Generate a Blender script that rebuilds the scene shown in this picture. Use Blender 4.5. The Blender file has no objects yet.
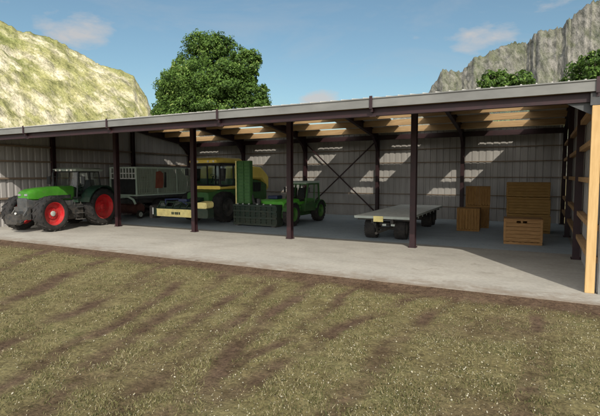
import bpy, math, random
import numpy as np
from mathutils import Vector, Matrix, noise

random.seed(7); rng = np.random.default_rng(7)
scene = bpy.context.scene
col = scene.collection
PI = math.pi

# ------------------------------------------------------------------ mesh builder
class MB:
    def __init__(s): s.v = []; s.f = []; s.m = []
    def add(s, vs, fs, mi=0):
        o = len(s.v); s.v += [tuple(p) for p in vs]
        for f in fs: s.f.append(tuple(o+i for i in f)); s.m.append(mi)
        return s
    def box(s, x0, x1, y0, y1, z0, z1, mi=0):
        return s.add([(x0,y0,z0),(x1,y0,z0),(x1,y1,z0),(x0,y1,z0),(x0,y0,z1),(x1,y0,z1),(x1,y1,z1),(x0,y1,z1)],
                     [(0,3,2,1),(4,5,6,7),(0,1,5,4),(1,2,6,5),(2,3,7,6),(3,0,4,7)], mi)
    def hexa(s, P, mi=0):      # 8 points, bottom ring then top ring
        return s.add(P, [(0,3,2,1),(4,5,6,7),(0,1,5,4),(1,2,6,5),(2,3,7,6),(3,0,4,7)], mi)
    def prism(s, poly, axis, a0, a1, mi=0):   # poly in the two other axes
        n = len(poly); vs = []
        for a in (a0, a1):
            for p, q in poly:
                vs.append({'x': (a,p,q), 'y': (p,a,q), 'z': (p,q,a)}[axis])
        fs = [tuple(range(n))[::-1], tuple(range(n, 2*n))] + [(i, (i+1) % n, n+(i+1) % n, n+i) for i in range(n)]
        return s.add(vs, fs, mi)
    def cyl(s, p0, p1, r0, r1=None, n=12, mi=0, caps=True, twist=0):
        r1 = r0 if r1 is None else r1
        p0 = Vector(p0); p1 = Vector(p1); d = (p1-p0).normalized()
        a = d.cross(Vector((0,0,1)))
        if a.length < 1e-4: a = Vector((1,0,0))
        a.normalize(); b = d.cross(a); vs = []
        for p, r in ((p0,r0),(p1,r1)):
            for i in range(n):
                t = 2*PI*i/n+twist; vs.append(p+a*(math.cos(t)*r)+b*(math.sin(t)*r))
        fs = [(i, (i+1) % n, n+(i+1) % n, n+i) for i in range(n)]
        if caps: fs += [tuple(range(n))[::-1], tuple(range(n, 2*n))]
        return s.add(vs, fs, mi)
    def bar(s, p0, p1, w, mi=0): return s.cyl(p0, p1, w*0.7071, n=4, mi=mi, twist=PI/4)
    def tube(s, pts, r, n=8, mi=0):
        for a, b in zip(pts[:-1], pts[1:]): s.cyl(a, b, r, n=n, mi=mi)
        return s
    def lathe(s, prof, c=(0,0,0), n=36, mi=0):        # profile (x, radius) about the x axis
        k = len(prof); vs = []
        for i in range(n):
            t = 2*PI*i/n
            for x, r in prof: vs.append((c[0]+x, c[1]+r*math.cos(t), c[2]+r*math.sin(t)))
        fs = []
        for i in range(n):
            j = (i+1) % n
            for q in range(k-1): fs.append((i*k+q, j*k+q, j*k+q+1, i*k+q+1))
        return s.add(vs, fs, mi)
    def loft(s, rings, mi=0, caps=True):
        n = len(rings[0]); vs = [p for r in rings for p in r]; fs = []
        for a in range(len(rings)-1):
            for i in range(n):
                j = (i+1) % n; fs.append((a*n+i, a*n+j, (a+1)*n+j, (a+1)*n+i))
        if caps: fs += [tuple(range(n))[::-1], tuple(range((len(rings)-1)*n, len(rings)*n))]
        return s.add(vs, fs, mi)
    def build(s, name, mats, parent=None, loc=(0,0,0), rz=0, smooth=False, bevel=0):
        me = bpy.data.meshes.new(name); me.from_pydata(s.v, [], s.f)
        mats = mats if isinstance(mats, (list, tuple)) else [mats]
        for m in mats: me.materials.append(m)
        me.polygons.foreach_set('material_index', s.m)
        o = bpy.data.objects.new(name, me); col.objects.link(o)
        o.location = loc; o.rotation_euler = (0,0,rz)
        if parent: o.parent = parent
        if bevel:
            b = o.modifiers.new('bevel', 'BEVEL'); b.width = bevel; b.segments = 2; b.limit_method = 'ANGLE'; b.angle_limit = math.radians(40)
        if smooth:
            me.shade_smooth(); me.set_sharp_from_angle(angle=math.radians(38))
        return o

def tag(o, label=None, cat=None, group=None, kind=None):
    if label: o['label'] = label
    if cat: o['category'] = cat
    if group: o['group'] = group
    if kind: o['kind'] = kind
    return o
def thing(name, label, cat, loc=(0,0,0), rz=0, group=None):
    o = bpy.data.objects.new(name, None); col.objects.link(o); o.empty_display_size = .3
    o.location = loc; o.rotation_euler = (0,0,rz)
    return tag(o, label, cat, group)

# ------------------------------------------------------------------ materials
def newmat(name):
    m = bpy.data.materials.new(name); m.use_nodes = True; nt = m.node_tree
    return m, nt, nt.nodes['Principled BSDF']
def N(nt, typ, **kw):
    n = nt.nodes.new(typ)
    for k, v in kw.items():
        if k in n.inputs: n.inputs[k].default_value = v
        else: setattr(n, k, v)
    return n
def ramp(nt, src, stops):
    r = nt.nodes.new('ShaderNodeValToRGB'); e = r.color_ramp.elements
    e[0].position = stops[0][0]; e[0].color = (*stops[0][1], 1); e[1].position = stops[-1][0]; e[1].color = (*stops[-1][1], 1)
    for p, c in stops[1:-1]:
        k = e.new(p); k.color = (*c, 1)
    nt.links.new(src, r.inputs['Fac']); return r
def coords(nt, scale=(1,1,1), kind='Object', rot=(0,0,0)):
    t = nt.nodes.new('ShaderNodeTexCoord'); m = nt.nodes.new('ShaderNodeMapping'); m.inputs['Scale'].default_value = scale
    m.inputs['Rotation'].default_value = rot
    nt.links.new(t.outputs[kind], m.inputs['Vector']); return m.outputs['Vector']
def mix(nt, a, b, fac, mode='MIX'):
    m = nt.nodes.new('ShaderNodeMix'); m.data_type = 'RGBA'; m.blend_type = mode
    for s_, i in ((a, 6), (b, 7)):
        if isinstance(s_, tuple): m.inputs[i].default_value = (*s_, 1)
        else: nt.links.new(s_, m.inputs[i])
    if isinstance(fac, (int, float)): m.inputs[0].default_value = fac
    else: nt.links.new(fac, m.inputs[0])
    return m.outputs[2]
def surf(name, c, c2=None, scale=3, rough=.6, metal=0, stretch=(1,1,1), bump=0, bscale=40, detail=6, spec=.4, coat=0, lo=.35, hi=.68, dust=0):
    m, nt, b = newmat(name)
    c2 = c2 or tuple(x*.7 for x in c)
    v = coords(nt, stretch)
    n = N(nt, 'ShaderNodeTexNoise', Scale=scale, Detail=detail, Roughness=.6); nt.links.new(v, n.inputs['Vector'])
    r = ramp(nt, n.outputs['Fac'], [(lo, c2), (hi, c)])
    cc = r.outputs['Color']
    if dust:
        ge = N(nt, 'ShaderNodeNewGeometry'); sp = N(nt, 'ShaderNodeSeparateXYZ'); nt.links.new(ge.outputs['Position'], sp.inputs[0])
        mr = N(nt, 'ShaderNodeMapRange'); nt.links.new(sp.outputs[2], mr.inputs[0]); mr.inputs[1].default_value = .1; mr.inputs[2].default_value = 2.2; mr.inputs[3].default_value = .18; mr.inputs[4].default_value = -.10
        nd = N(nt, 'ShaderNodeTexNoise', Scale=4.5, Detail=8, Roughness=.7); nt.links.new(ge.outputs['Position'], nd.inputs['Vector'])
        ad = N(nt, 'ShaderNodeMath', operation='ADD'); nt.links.new(mr.outputs[0], ad.inputs[0]); nt.links.new(nd.outputs['Fac'], ad.inputs[1])
        fd = ramp(nt, ad.outputs[0], [(.46,(0,0,0)),(.78,(dust,dust,dust))]); cc = mix(nt, cc, (.17,.135,.10), fd.outputs['Color'])
        rr = ramp(nt, ad.outputs[0], [(.42,(rough,)*3),(.75,(.85,)*3)]); nt.links.new(rr.outputs['Color'], b.inputs['Roughness'])
    nt.links.new(cc, b.inputs['Base Color'])
    b.inputs['Roughness'].default_value = rough; b.inputs['Metallic'].default_value = metal
    b.inputs['Specular IOR Level'].default_value = spec; b.inputs['Coat Weight'].default_value = coat
    if bump:
        n2 = N(nt, 'ShaderNodeTexNoise', Scale=bscale, Detail=4); nt.links.new(v, n2.inputs['Vector'])
        bp = N(nt, 'ShaderNodeBump', Strength=bump, Distance=.02); nt.links.new(n2.outputs['Fac'], bp.inputs['Height'])
        nt.links.new(bp.outputs['Normal'], b.inputs['Normal'])
    return m
M = {}
M['steel'] = surf('maroon_steel', (.030,.0085,.011), (.017,.006,.008), 4, .55)
M['siding'] = surf('grey_siding', (.345,.33,.315), (.265,.252,.242), 1.2, .55, stretch=(1,1,.25), bump=.1)
M['roof'] = surf('roof_sheet', (.55,.53,.48), (.45,.43,.40), 1.5, .55)
M['fascia'] = surf('fascia_sheet', (.175,.175,.165), (.125,.125,.118), .8, .5, stretch=(1,1,3))
M['purlin'] = surf('purlin_wood', (.40,.265,.135), (.27,.165,.075), 2, .75, stretch=(.6,14,14), bump=.2)
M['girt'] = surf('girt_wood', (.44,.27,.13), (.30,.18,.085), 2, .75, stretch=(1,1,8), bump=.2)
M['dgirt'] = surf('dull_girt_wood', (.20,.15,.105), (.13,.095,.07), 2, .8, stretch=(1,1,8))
M['girtpost'] = surf('corner_wood', (.54,.36,.165), (.44,.28,.115), 2.5, .7, stretch=(9,9,.8), bump=.25)
M['crate'] = surf('crate_wood', (.42,.235,.095), (.26,.135,.048), 3, .8, stretch=(1.2,6,9), bump=.4)
M['crate2'] = surf('crate_wood_olive', (.37,.215,.068), (.23,.13,.037), 3, .8, stretch=(1.2,6,9), bump=.4)
M['crate3'] = surf('crate_wood_plain', (.34,.185,.057), (.215,.11,.032), 3, .8, stretch=(6,1.2,1.2), bump=.4)
M['rubber'] = surf('rubber', (.014,.014,.015), (.008,.008,.009), 6, .85, dust=0.14)
M['black'] = surf('black_metal', (.022,.024,.026), (.012,.013,.014), 4, .5, dust=0.35)
M['dark'] = surf('dark_grey_metal', (.06,.064,.066), (.035,.037,.038), 4, .55, dust=0.4)
M['green'] = surf('bright_green_paint', (.05,.205,.018), (.034,.15,.013), 2, .35, coat=.3, dust=0.35)
M['green2'] = surf('loader_green_paint', (.11,.50,.035), (.08,.38,.025), 2, .4, coat=.2, dust=0.25)
M['dgreen'] = surf('dark_green_paint', (.038,.135,.03), (.026,.095,.021), 3, .5, dust=0.3)
M['fgreen'] = surf('deep_green_frame', (.016,.04,.028), (.010,.026,.019), 4, .5, dust=0.3)
M['wgreen'] = surf('mid_green_paint', (.055,.165,.035), (.038,.12,.026), 3, .5)
M['vgreen'] = surf('very_dark_green', (.012,.04,.024), (.008,.026,.016), 3, .5, dust=0.3)
M['pgreen'] = surf('pale_green_paint', (.50,.60,.50), (.40,.49,.41), 2, .55)
M['mesh'] = surf('grey_green_panel', (.34,.39,.30), (.25,.29,.225), 1.3, .6, stretch=(1,1,.4))
M['red'] = surf('red_paint', (.52,.012,.018), (.38,.008,.012), 5, .4, coat=.2, dust=0.3)
M['rust'] = surf('red_board', (.30,.095,.055), (.22,.065,.04), 3, .6)
M['dred'] = surf('dull_red_paint', (.12,.045,.035), (.07,.03,.025), 3, .6)
M['wlat'] = surf('pale_lattice', (.70,.72,.68), (.58,.60,.56), 3, .5)
M['yellow'] = surf('yellow_paint', (.98,.78,.17), (.90,.66,.12), 2, .45, dust=0.3)
M['pyellow'] = surf('pale_yellow_paint', (.95,.83,.36), (.84,.70,.27), 2, .5, dust=0.35)
M['white'] = surf('white_plastic', (.72,.73,.70), (.6,.61,.58), 3, .5)
M['lgrey'] = surf('light_grey_paint', (.42,.46,.42), (.33,.36,.33), 3, .5)
M['roofgrey'] = surf('cab_roof_grey', (.30,.34,.30), (.22,.25,.22), 3, .5)
M['bed'] = surf('trailer_deck', (.95,.96,.91), (.86,.88,.83), 1.6, .6, stretch=(3,.5,1), bump=.1, dust=0.3)
M['blue'] = surf('dark_blue_plastic', (.02,.035,.10), (.012,.02,.06), 3, .5)
M['lamp'] = surf('lamp_lens', (.8,.78,.7), (.7,.68,.6), 8, .2)
M['lens'] = surf('dull_lens', (.25,.26,.26), (.18,.19,.19), 8, .15)
M['orange'] = surf('orange_lens', (.8,.28,.02), (.7,.2,.01), 8, .25)
M['bark'] = surf('bark', (.22,.185,.15), (.10,.08,.06), 5, .9, stretch=(3,3,.6), bump=.6, bscale=12)
def glassmat(name, tint, gl=.12):
    m, nt, b = newmat(name); nt.nodes.remove(b)
    out = nt.nodes['Material Output']
    t = N(nt, 'ShaderNodeBsdfTransparent'); t.inputs['Color'].default_value = (*tint, 1)
    g = N(nt, 'ShaderNodeBsdfGlossy', Roughness=.08)
    fr = N(nt, 'ShaderNodeFresnel', IOR=1.4)
    mx = nt.nodes.new('ShaderNodeMixShader'); nt.links.new(fr.outputs[0], mx.inputs[0]); nt.links.new(t.outputs[0], mx.inputs[1]); nt.links.new(g.outputs[0], mx.inputs[2])
    nt.links.new(mx.outputs[0], out.inputs['Surface']); return m
M['glass'] = glassmat('cab_glass', (.90,.95,.93))
M['bglass'] = glassmat('blue_cab_glass', (.80,.90,.94))
def skylightmat():
    m, nt, b = newmat('clear_roof_sheet'); nt.nodes.remove(b); out = nt.nodes['Material Output']
    t = N(nt, 'ShaderNodeBsdfTransparent'); t.inputs['Color'].default_value = (.97,.97,.95,1)
    d = N(nt, 'ShaderNodeBsdfTranslucent'); d.inputs['Color'].default_value = (.75,.74,.70,1)
    mx = nt.nodes.new('ShaderNodeMixShader'); mx.inputs[0].default_value = .08
    nt.links.new(t.outputs[0], mx.inputs[1]); nt.links.new(d.outputs[0], mx.inputs[2]); nt.links.new(mx.outputs[0], out.inputs['Surface']); return m
M['skylight'] = skylightmat()

def concrete(name, cs):
    m, nt, b = newmat(name)
    v = coords(nt)
    n1 = N(nt, 'ShaderNodeTexNoise', Scale=.35, Detail=8, Roughness=.65); nt.links.new(v, n1.inputs['Vector'])
    n2 = N(nt, 'ShaderNodeTexNoise', Scale=9, Detail=6, Roughness=.7); nt.links.new(v, n2.inputs['Vector'])
    v3 = coords(nt, (.7,1.3,1)); n3 = N(nt, 'ShaderNodeTexNoise', Scale=1.1, Detail=8, Roughness=.65); nt.links.new(v3, n3.inputs['Vector'])
    r1 = ramp(nt, n1.outputs['Fac'], [(.32,cs[0]),(.52,cs[1]),(.72,cs[2])])
    r2 = ramp(nt, n2.outputs['Fac'], [(.3,(.82,.82,.82)),(.7,(1.08,1.08,1.08))])
    r3 = ramp(nt, n3.outputs['Fac'], [(.32,(.86,.85,.83)),(.5,(1,1,1)),(.7,(1.07,1.065,1.05))])
    c = mix(nt, r1.outputs['Color'], r2.outputs['Color'], 1, 'MULTIPLY'); c = mix(nt, c, r3.outputs['Color'], 1, 'MULTIPLY')
    ge = N(nt, 'ShaderNodeNewGeometry'); sp = N(nt, 'ShaderNodeSeparateXYZ'); nt.links.new(ge.outputs['Position'], sp.inputs[0])
    mr = N(nt, 'ShaderNodeMapRange'); nt.links.new(sp.outputs[1], mr.inputs[0]); mr.inputs[1].default_value = -6.07; mr.inputs[2].default_value = -4.4; mr.inputs[3].default_value = .34; mr.inputs[4].default_value = -.12
    nd = N(nt, 'ShaderNodeTexNoise', Scale=2.2, Detail=9, Roughness=.72); nt.links.new(v, nd.inputs['Vector'])
    ad = N(nt, 'ShaderNodeMath', operation='ADD'); nt.links.new(mr.outputs[0], ad.inputs[0]); nt.links.new(nd.outputs['Fac'], ad.inputs[1])
    fd = ramp(nt, ad.outputs[0], [(.60,(0,0,0)),(.86,(.75,.75,.75))]); c = mix(nt, c, (.19,.145,.105), fd.outputs['Color'])
    ns_ = N(nt, 'ShaderNodeTexNoise', Scale=.8, Detail=5, Roughness=.6, Distortion=1.5); nt.links.new(v, ns_.inputs['Vector'])
    st = ramp(nt, ns_.outputs['Fac'], [(.64,(1,1,1)),(.72,(.80,.79,.77))]); c = mix(nt, c, st.outputs['Color'], 1, 'MULTIPLY')
    nt.links.new(c, b.inputs['Base Color']); b.inputs['Roughness'].default_value = .8; b.inputs['Specular IOR Level'].default_value = .25
    bp = N(nt, 'ShaderNodeBump', Strength=.15, Distance=.01); nt.links.new(n2.outputs['Fac'], bp.inputs['Height']); nt.links.new(bp.outputs['Normal'], b.inputs['Normal'])
    return m
M['concrete'] = concrete('worn_concrete', ((.32,.305,.27),(.365,.345,.305),(.40,.38,.335)))

# ------------------------------------------------------------------ ground, worn by tyres
TRACKS = [(-3.22,.07,.26),(-4.45,.16,.26),(-5.05,-.02,.20),(-5.6,-.22,.30),(-6.3,-.26,.26),(-7.0,-.2,.24),(-7.75,-.34,.32),(-8.6,-.36,.26),(-10.0,-.4,.34),(-12.2,-.5,.5),(-15.2,-.6,.5),(-1.2,.05,.22)]
def wear(x, y):
    w = 0
    for a, b, wd in TRACKS:
        cx = a+b*(y+11)+.09*math.sin(y*1.1+a*5)+.05*math.sin(y*2.9+a)
        d = abs(x-cx)/wd
        s = max(0, 1-d*d)
        br = noise.noise(Vector((x*1.3+a*3, y*.7, a)))*.9+.70
        w = max(w, s*max(0, min(1, br)))
    n = noise.noise(Vector((x*2.6, y*2.6, 3)))*.4+noise.noise(Vector((x*6, y*6, 9)))*.45
    ed = -6.07-y                                            # dirt along the slab edge
    e = max(0, 1-(ed-.15)/(.95+.35*noise.noise(Vector((x*.6, 0, 4)))))
    if x > .3: e *= .7
    w = max(w*1.05, min(1, e*1.5))
    pt = noise.noise(Vector((x*.33+7, y*.5, 11)))
    w = max(w, max(0, pt-.22)*1.3)
    return max(0, min(1, w+n*(.25+.9*w*(1-w)*2)))
def height(x, y, w):
    if y > -5.89: return -.15
    if y > -6.09: return -.003+.016*noise.noise(Vector((x*2.3, y*3, 6)))+.008*noise.noise(Vector((x*9, y*9, 6)))-(y+6.07)*.05
    return -.075+.071*max(0, 1-(-6.07-y)/.8)-.025*w*min(1, (-6.07-y)/.5)+min(1, (-6.07-y)/.5)*(.018*noise.noise(Vector((x*1.7, y*1.7, 0)))+.01*noise.noise(Vector((x*6, y*6, 2))))
def spaced(lo, hi, step, far_lo, far_hi):
    a = list(np.arange(lo, hi+1e-6, step)); s = step; p = a[0]; pre = []
    while p > far_lo: s *= 1.35; p -= s; pre.append(p)
    s = step; p = a[-1]; post = []
    while p < far_hi: s *= 1.35; p += s; post.append(p)
    return pre[::-1]+a+post
gx = spaced(-26, 2.5, .13, -2500, 2500); gy = spaced(-17, -5.9, .10, -2500, 3000)
vs = []; ws = []
for y in gy:
    for x in gx:
        near = -30 < x < 8 and -24 < y < -5
        if near:
            w = wear(x, y); vs.append((x, y, height(x, y, w))); ws.append(w)
        else: vs.append((x, y, -.12 if y > -5.5 else -.09)); ws.append(.1)
nx = len(gx); fs = [(j*nx+i, j*nx+i+1, (j+1)*nx+i+1, (j+1)*nx+i) for j in range(len(gy)-1) for i in range(nx-1)]
def groundmat():
    m, nt, b = newmat('worn_grass_soil')
    v = coords(nt)
    at = N(nt, 'ShaderNodeAttribute', attribute_name='wear')
    n1 = N(nt, 'ShaderNodeTexNoise', Scale=1.1, Detail=8, Roughness=.7); nt.links.new(v, n1.inputs['Vector'])
    n2 = N(nt, 'ShaderNodeTexNoise', Scale=22, Detail=6, Roughness=.75); nt.links.new(v, n2.inputs['Vector'])
    g = ramp(nt, n1.outputs['Fac'], [(.28,(.10,.080,.044)),(.45,(.155,.130,.062)),(.58,(.172,.148,.073)),(.72,(.122,.124,.050))])
    s = ramp(nt, n1.outputs['Fac'], [(.3,(.066,.042,.027)),(.7,(.125,.085,.058))])
    f = ramp(nt, n2.outputs['Fac'], [(.3,(.42,.42,.40)),(.5,(1,1,1)),(.72,(1.7,1.66,1.55))])
    n4 = N(nt, 'ShaderNodeTexNoise', Scale=6.5, Detail=5, Roughness=.7); nt.links.new(v, n4.inputs['Vector']); f4 = ramp(nt, n4.outputs['Fac'], [(.33,(.60,.57,.55)),(.52,(1,1,1)),(.7,(1.25,1.25,1.2))])
    c = mix(nt, g.outputs['Color'], s.outputs['Color'], at.outputs['Fac']); c = mix(nt, c, f4.outputs['Color'], 1, 'MULTIPLY'); c = mix(nt, c, f.outputs['Color'], 1, 'MULTIPLY')
    nt.links.new(c, b.inputs['Base Color']); b.inputs['Roughness'].default_value = .95; b.inputs['Specular IOR Level'].default_value = .1
    bp = N(nt, 'ShaderNodeBump', Strength=.7, Distance=.03); nt.links.new(n2.outputs['Fac'], bp.inputs['Height']); nt.links.new(bp.outputs['Normal'], b.inputs['Normal'])
    return m
mb = MB(); mb.v = vs; mb.f = fs; mb.m = [0]*len(fs)
ground = tag(mb.build('ground', groundmat(), smooth=True), kind='structure')
at = ground.data.attributes.new('wear', 'FLOAT', 'POINT'); at.data.foreach_set('value', ws)

# short grass, clover heads and pale stones: nobody could count them
def leafmat(name, cols, transl=.35, rough=.6):
    m, nt, b = newmat(name)
    at = N(nt, 'ShaderNodeAttribute', attribute_name='tone')
    r = ramp(nt, at.outputs['Fac'], cols)
    nt.links.new(r.outputs['Color'], b.inputs['Base Color']); b.inputs['Roughness'].default_value = rough; b.inputs['Specular IOR Level'].default_value = .25
    t = N(nt, 'ShaderNodeBsdfTranslucent'); nt.links.new(r.outputs['Color'], t.inputs['Color'])
    mx = nt.nodes.new('ShaderNodeMixShader'); mx.inputs[0].default_value = transl
    nt.links.new(b.outputs[0], mx.inputs[1]); nt.links.new(t.outputs[0], mx.inputs[2]); nt.links.new(mx.outputs[0], nt.nodes['Material Output'].inputs['Surface'])
    return m
def fastmesh(name, V, nper, mat, tone, parent=None):
    n = len(V)//nper; me = bpy.data.meshes.new(name)
    me.vertices.add(len(V)); me.vertices.foreach_set('co', V.astype(np.float32).ravel())
    me.loops.add(len(V)); me.loops.foreach_set('vertex_index', np.arange(len(V), dtype=np.int32))
    me.polygons.add(n); me.polygons.foreach_set('loop_start', np.arange(0, len(V), nper, dtype=np.int32))
    a = me.attributes.new('tone', 'FLOAT', 'FACE'); a.data.foreach_set('value', tone.astype(np.float32))
    me.materials.append(mat); me.update(calc_edges=True); me.validate()
    o = bpy.data.objects.new(name, me); col.objects.link(o)
    if parent: o.parent = parent
    return o
camx, camy = -1.08, -17.65
P = []; H = []; T = []; Wd = []
cnt = 0
while cnt < 165000:
    d = 4.8+random.random()**1.5*18; a = random.uniform(-.70, 1.22)      # around the view axis, wider to the left
    x = camx-math.sin(a)*d; y = camy+math.cos(a)*d
    if y > -6.2 or x > 3 or x < -26: continue
    cnt += 1
    w = wear(x, y)
    if random.random() < w*1.25-.12: continue
    cl = noise.noise(Vector((x*1.4, y*1.4, 5)))+.6*noise.noise(Vector((x*4.5, y*4.5, 15)))
    if random.random() > .52+cl*1.3: continue
    P.append((x, y, height(x, y, w)-.004)); k = .8+.3*cl
    sc = 1+max(0, d-9)*.05
    H.append(random.uniform(.018,.066)*k*sc**.5); Wd.append(random.uniform(.0045,.0105)*sc)
    T.append(min(.93, max(0, random.gauss(.42+.25*noise.noise(Vector((x*.5, y*.5, 8))), .27))))
P = np.array(P); H = np.array(H); Wd = np.array(Wd); T = np.array(T); n = len(P)
ang = rng.uniform(0, 2*PI, n); lean = rng.uniform(.1,1.3,n)*H; la = rng.uniform(0, 2*PI, n)
dx = np.stack([np.cos(ang), np.sin(ang), 0*ang], 1)*Wd[:,None]
tip = P+np.stack([np.cos(la)*lean, np.sin(la)*lean, H], 1)
V = np.stack([P-dx, P+dx, tip], 1).reshape(-1, 3)
grassmat = leafmat('grass_blades', [(0,(.06,.07,.024)),(.35,(.158,.147,.060)),(.65,(.245,.218,.108)),(.93,(.37,.32,.20)),(.97,(.46,.43,.33))], .3, .75)
# clover heads / stones
Q = []
while len(Q) < 6500:
    d = 4.8+random.random()**1.3*15; a = random.uniform(-.70, 1.1); x = camx-math.sin(a)*d; y = camy+math.cos(a)*d
    if y > -6.6 or x > 3: continue
    w = wear(x, y)
    pr = (.35+.55*max(0, min(1, (x+9)/9)))*(1-w)*(.7+noise.noise(Vector((x*1.9, y*1.9, 20))))
    if random.random() < pr: Q.append((x, y, height(x, y, w)+random.uniform(.008,.03)))
Q = np.array(Q); m_ = len(Q); s = rng.uniform(.004,.010,m_)[:,None]; s = s*np.where(rng.uniform(0,1,m_) < .06, 1.7, 1)[:,None]
e1 = np.stack([np.ones(m_), rng.uniform(-.3,.3,m_), rng.uniform(-.5,.5,m_)], 1)*s
e2 = np.stack([rng.uniform(-.3,.3,m_), np.ones(m_)*.8, rng.uniform(.2,.9,m_)], 1)*s
V2 = np.stack([Q-e1, Q-e2, Q+e1, Q, Q+e1, Q+e2, Q-e1, Q], 1)
V2 = np.stack([Q-e1, Q-e2, Q+e1, Q-e1, Q+e1, Q+e2], 1).reshape(-1, 3)
tone = np.concatenate([T, np.where(rng.uniform(0,1,m_*2) < .5, 1.0, rng.uniform(.8,1,m_*2))])
gr = fastmesh('grass', np.concatenate([V, V2]), 3, grassmat, tone)
tag(gr, 'short patchy olive grass with pale flecks in front of the concrete apron', 'grass', kind='stuff')

# ------------------------------------------------------------------ concrete slab
sl = MB(); sl.prism([(-38,-6.07),(.25,-6.07),(.40,-5.9),(.40,12.8),(-38,12.8)], 'z', -.4, 0)
tag(sl.build('concrete_apron', M['concrete']), kind='structure')

fl = MB(); fl.add([(-27.2,.95,.004),(.03,.95,.004),(.03,12.4,.004),(-27.2,12.4,.004)], [(0,1,2,3)])  # bluish sheet over the slab, cool indoor shade painted into its colour
tag(fl.build('shed_floor_shade_tint', concrete('shade_tinted_concrete', ((.31,.365,.405),(.35,.405,.445),(.38,.43,.465)))), kind='structure')

# ------------------------------------------------------------------ machine shed
S = 5.44; D = 12.26; EY = -4.91; RY = 6.13; SL = .142; RZ = 6.57
rz = lambda y: RZ-SL*abs(y-RY)
shed = thing('machine_shed', 'long open fronted machine shed with maroon steel posts, grey siding and wooden purlins', 'shed')
def post(x, y, top, along='x', name='post'):
    m = MB()
    for s_ in (-1, 1):
        m.box(x-.105, x+.105, y+s_*.105-.014, y+s_*.105+.014, 0, top)
    m.box(x-.012, x+.012, y-.09, y+.09, 0, top-.002)
    m.box(x-.15, x+.15, y-.15, y+.15, .001, .016)
    for bx in (-.13,.13):
        for by in (-.13,.13): m.cyl((x+bx, y+by, .02), (x+bx, y+by, .05), .018, n=6)
    return m.build(name, M['steel'], shed)
XS = [-S*i for i in range(6)]
for x in XS:
    post(x, 0, rz(0)-.52); post(x, 12.12, rz(12.12)-.52)
for x in (XS[0], XS[-1]): post(x, RY, rz(RY)-.52)
for x in XS:                                                # rafters: web, flanges, haunches
    m = MB()
    yl = [EY+.03, RY, 12.2]
    for (ya, yb) in ((yl[0], yl[1]), (yl[1], yl[2])):
        m.prism([(ya, rz(ya)-.50), (yb, rz(yb)-.50), (yb, rz(yb)-.09), (ya, rz(ya)-.09)], 'x', x-.012, x+.012)
        for o_ in (.07, .50): m.prism([(ya, rz(ya)-o_-.03), (yb, rz(yb)-o_-.03), (yb, rz(yb)-o_), (ya, rz(ya)-o_)], 'x', x-.10, x+.10)
    for y0, dr, ln in ((12.0,-1,1.0),):
        ys = y0+dr*ln; z0 = rz(y0)-.53
        m.prism([(y0, z0-.75*ln), (y0+dr*.33*ln, z0-.30*ln), (ys, rz(ys)-.53), (y0, z0)], 'x', x-.014, x+.014)
        m.prism([(y0, z0-.75*ln), (y0+dr*.33*ln, z0-.30*ln), (ys, rz(ys)-.53), (ys, rz(ys)-.56), (y0+dr*.34*ln, z0-.34*ln), (y0, z0-.82*ln)], 'x', x-.08, x+.08)
    m.build('rafter', M['steel'], shed)
    b = MB(); b.box(x-.045, x+.045, EY-.165, EY-.152, 4.68, 5.04); b.box(x-.035, x+.035, EY-.085, EY+.03, 4.60, 4.70)
    b.build('bracket', M['steel'], shed)
def beam(name, y, z0, z1, w, mat, x0=-27.25, x1=.02):
    m = MB(); m.box(x0, x1, y-w/2, y+w/2, z0, z1); return m.build(name, mat, shed)
beam('eave_beam', EY+.12, 4.50, 4.72, .16, M['steel'])
beam('eave_beam', 12.10, 5.14, 5.44, .2, M['steel'])
for y in (-3.85,-2.2,-.55,1.1,2.75,4.4,6.05,7.70,9.35,11.0):
    m = MB()
    m.hexa([(-27.3,y-.055,rz(y)-.37),(.08,y-.055,rz(y)-.37),(.08,y+.055,rz(y)-.37),(-27.3,y+.055,rz(y)-.37),
            (-27.3,y-.055,rz(y-.055)-.035),(.08,y-.055,rz(y-.055)-.035),(.08,y+.055,rz(y+.055)-.035),(-27.3,y+.055,rz(y+.055)-.035)])
    m.build('purlin', M['purlin'], shed)
# roof with one clear sheet run per bay on the back slope
m = MB(); X0, X1 = -27.55, .13
def slope(x0, x1, ya, yb, t=.03, mi=0, o=0):
    m.hexa([(x0,ya,rz(ya)-t+o),(x1,ya,rz(ya)-t+o),(x1,yb,rz(yb)-t+o),(x0,yb,rz(yb)-t+o),(x0,ya,rz(ya)+o),(x1,ya,rz(ya)+o),(x1,yb,rz(yb)+o),(x0,yb,rz(yb)+o)], mi)
slope(X0, X1, EY-.08, RY)
xs = [X0]
for i in range(5)[::-1]: c_ = -S*(i+.5); xs += [c_-.95, c_+.95]
xs.append(X1)
for i in range(0, len(xs), 2): slope(xs[i], xs[i+1], RY, 12.75)
for i in range(1, len(xs)-1, 2): slope(xs[i], xs[i+1], 12.0, 12.75)
x = X0+.1
while x < X1-.05:                                           # standing ribs
    for (ya, yb) in ((EY-.07, RY), (RY, 12.74)):
        if yb > 7 and any(xs[i]-.03 < x < xs[i+1]+.03 for i in range(1, len(xs)-1, 2)): continue
        m.hexa([(x-.02,ya,rz(ya)-.001),(x+.02,ya,rz(ya)-.001),(x+.02,yb,rz(yb)-.001),(x-.02,yb,rz(yb)-.001),(x-.015,ya,rz(ya)+.03),(x+.015,ya,rz(ya)+.03),(x+.015,yb,rz(yb)+.03),(x-.015,yb,rz(yb)+.03)])
    x += .34
m.box(X0, X1, RY-.18, RY+.18, RZ-.02, RZ+.035)
roof = m.build('roof', M['roof'], shed)
for i in range(1, len(xs)-1, 2):
    m = MB(); slope(xs[i]+.004, xs[i+1]-.004, RY+.185, 11.995, .006, o=-.012); m.build('skylight', M['skylight'], roof)
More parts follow.
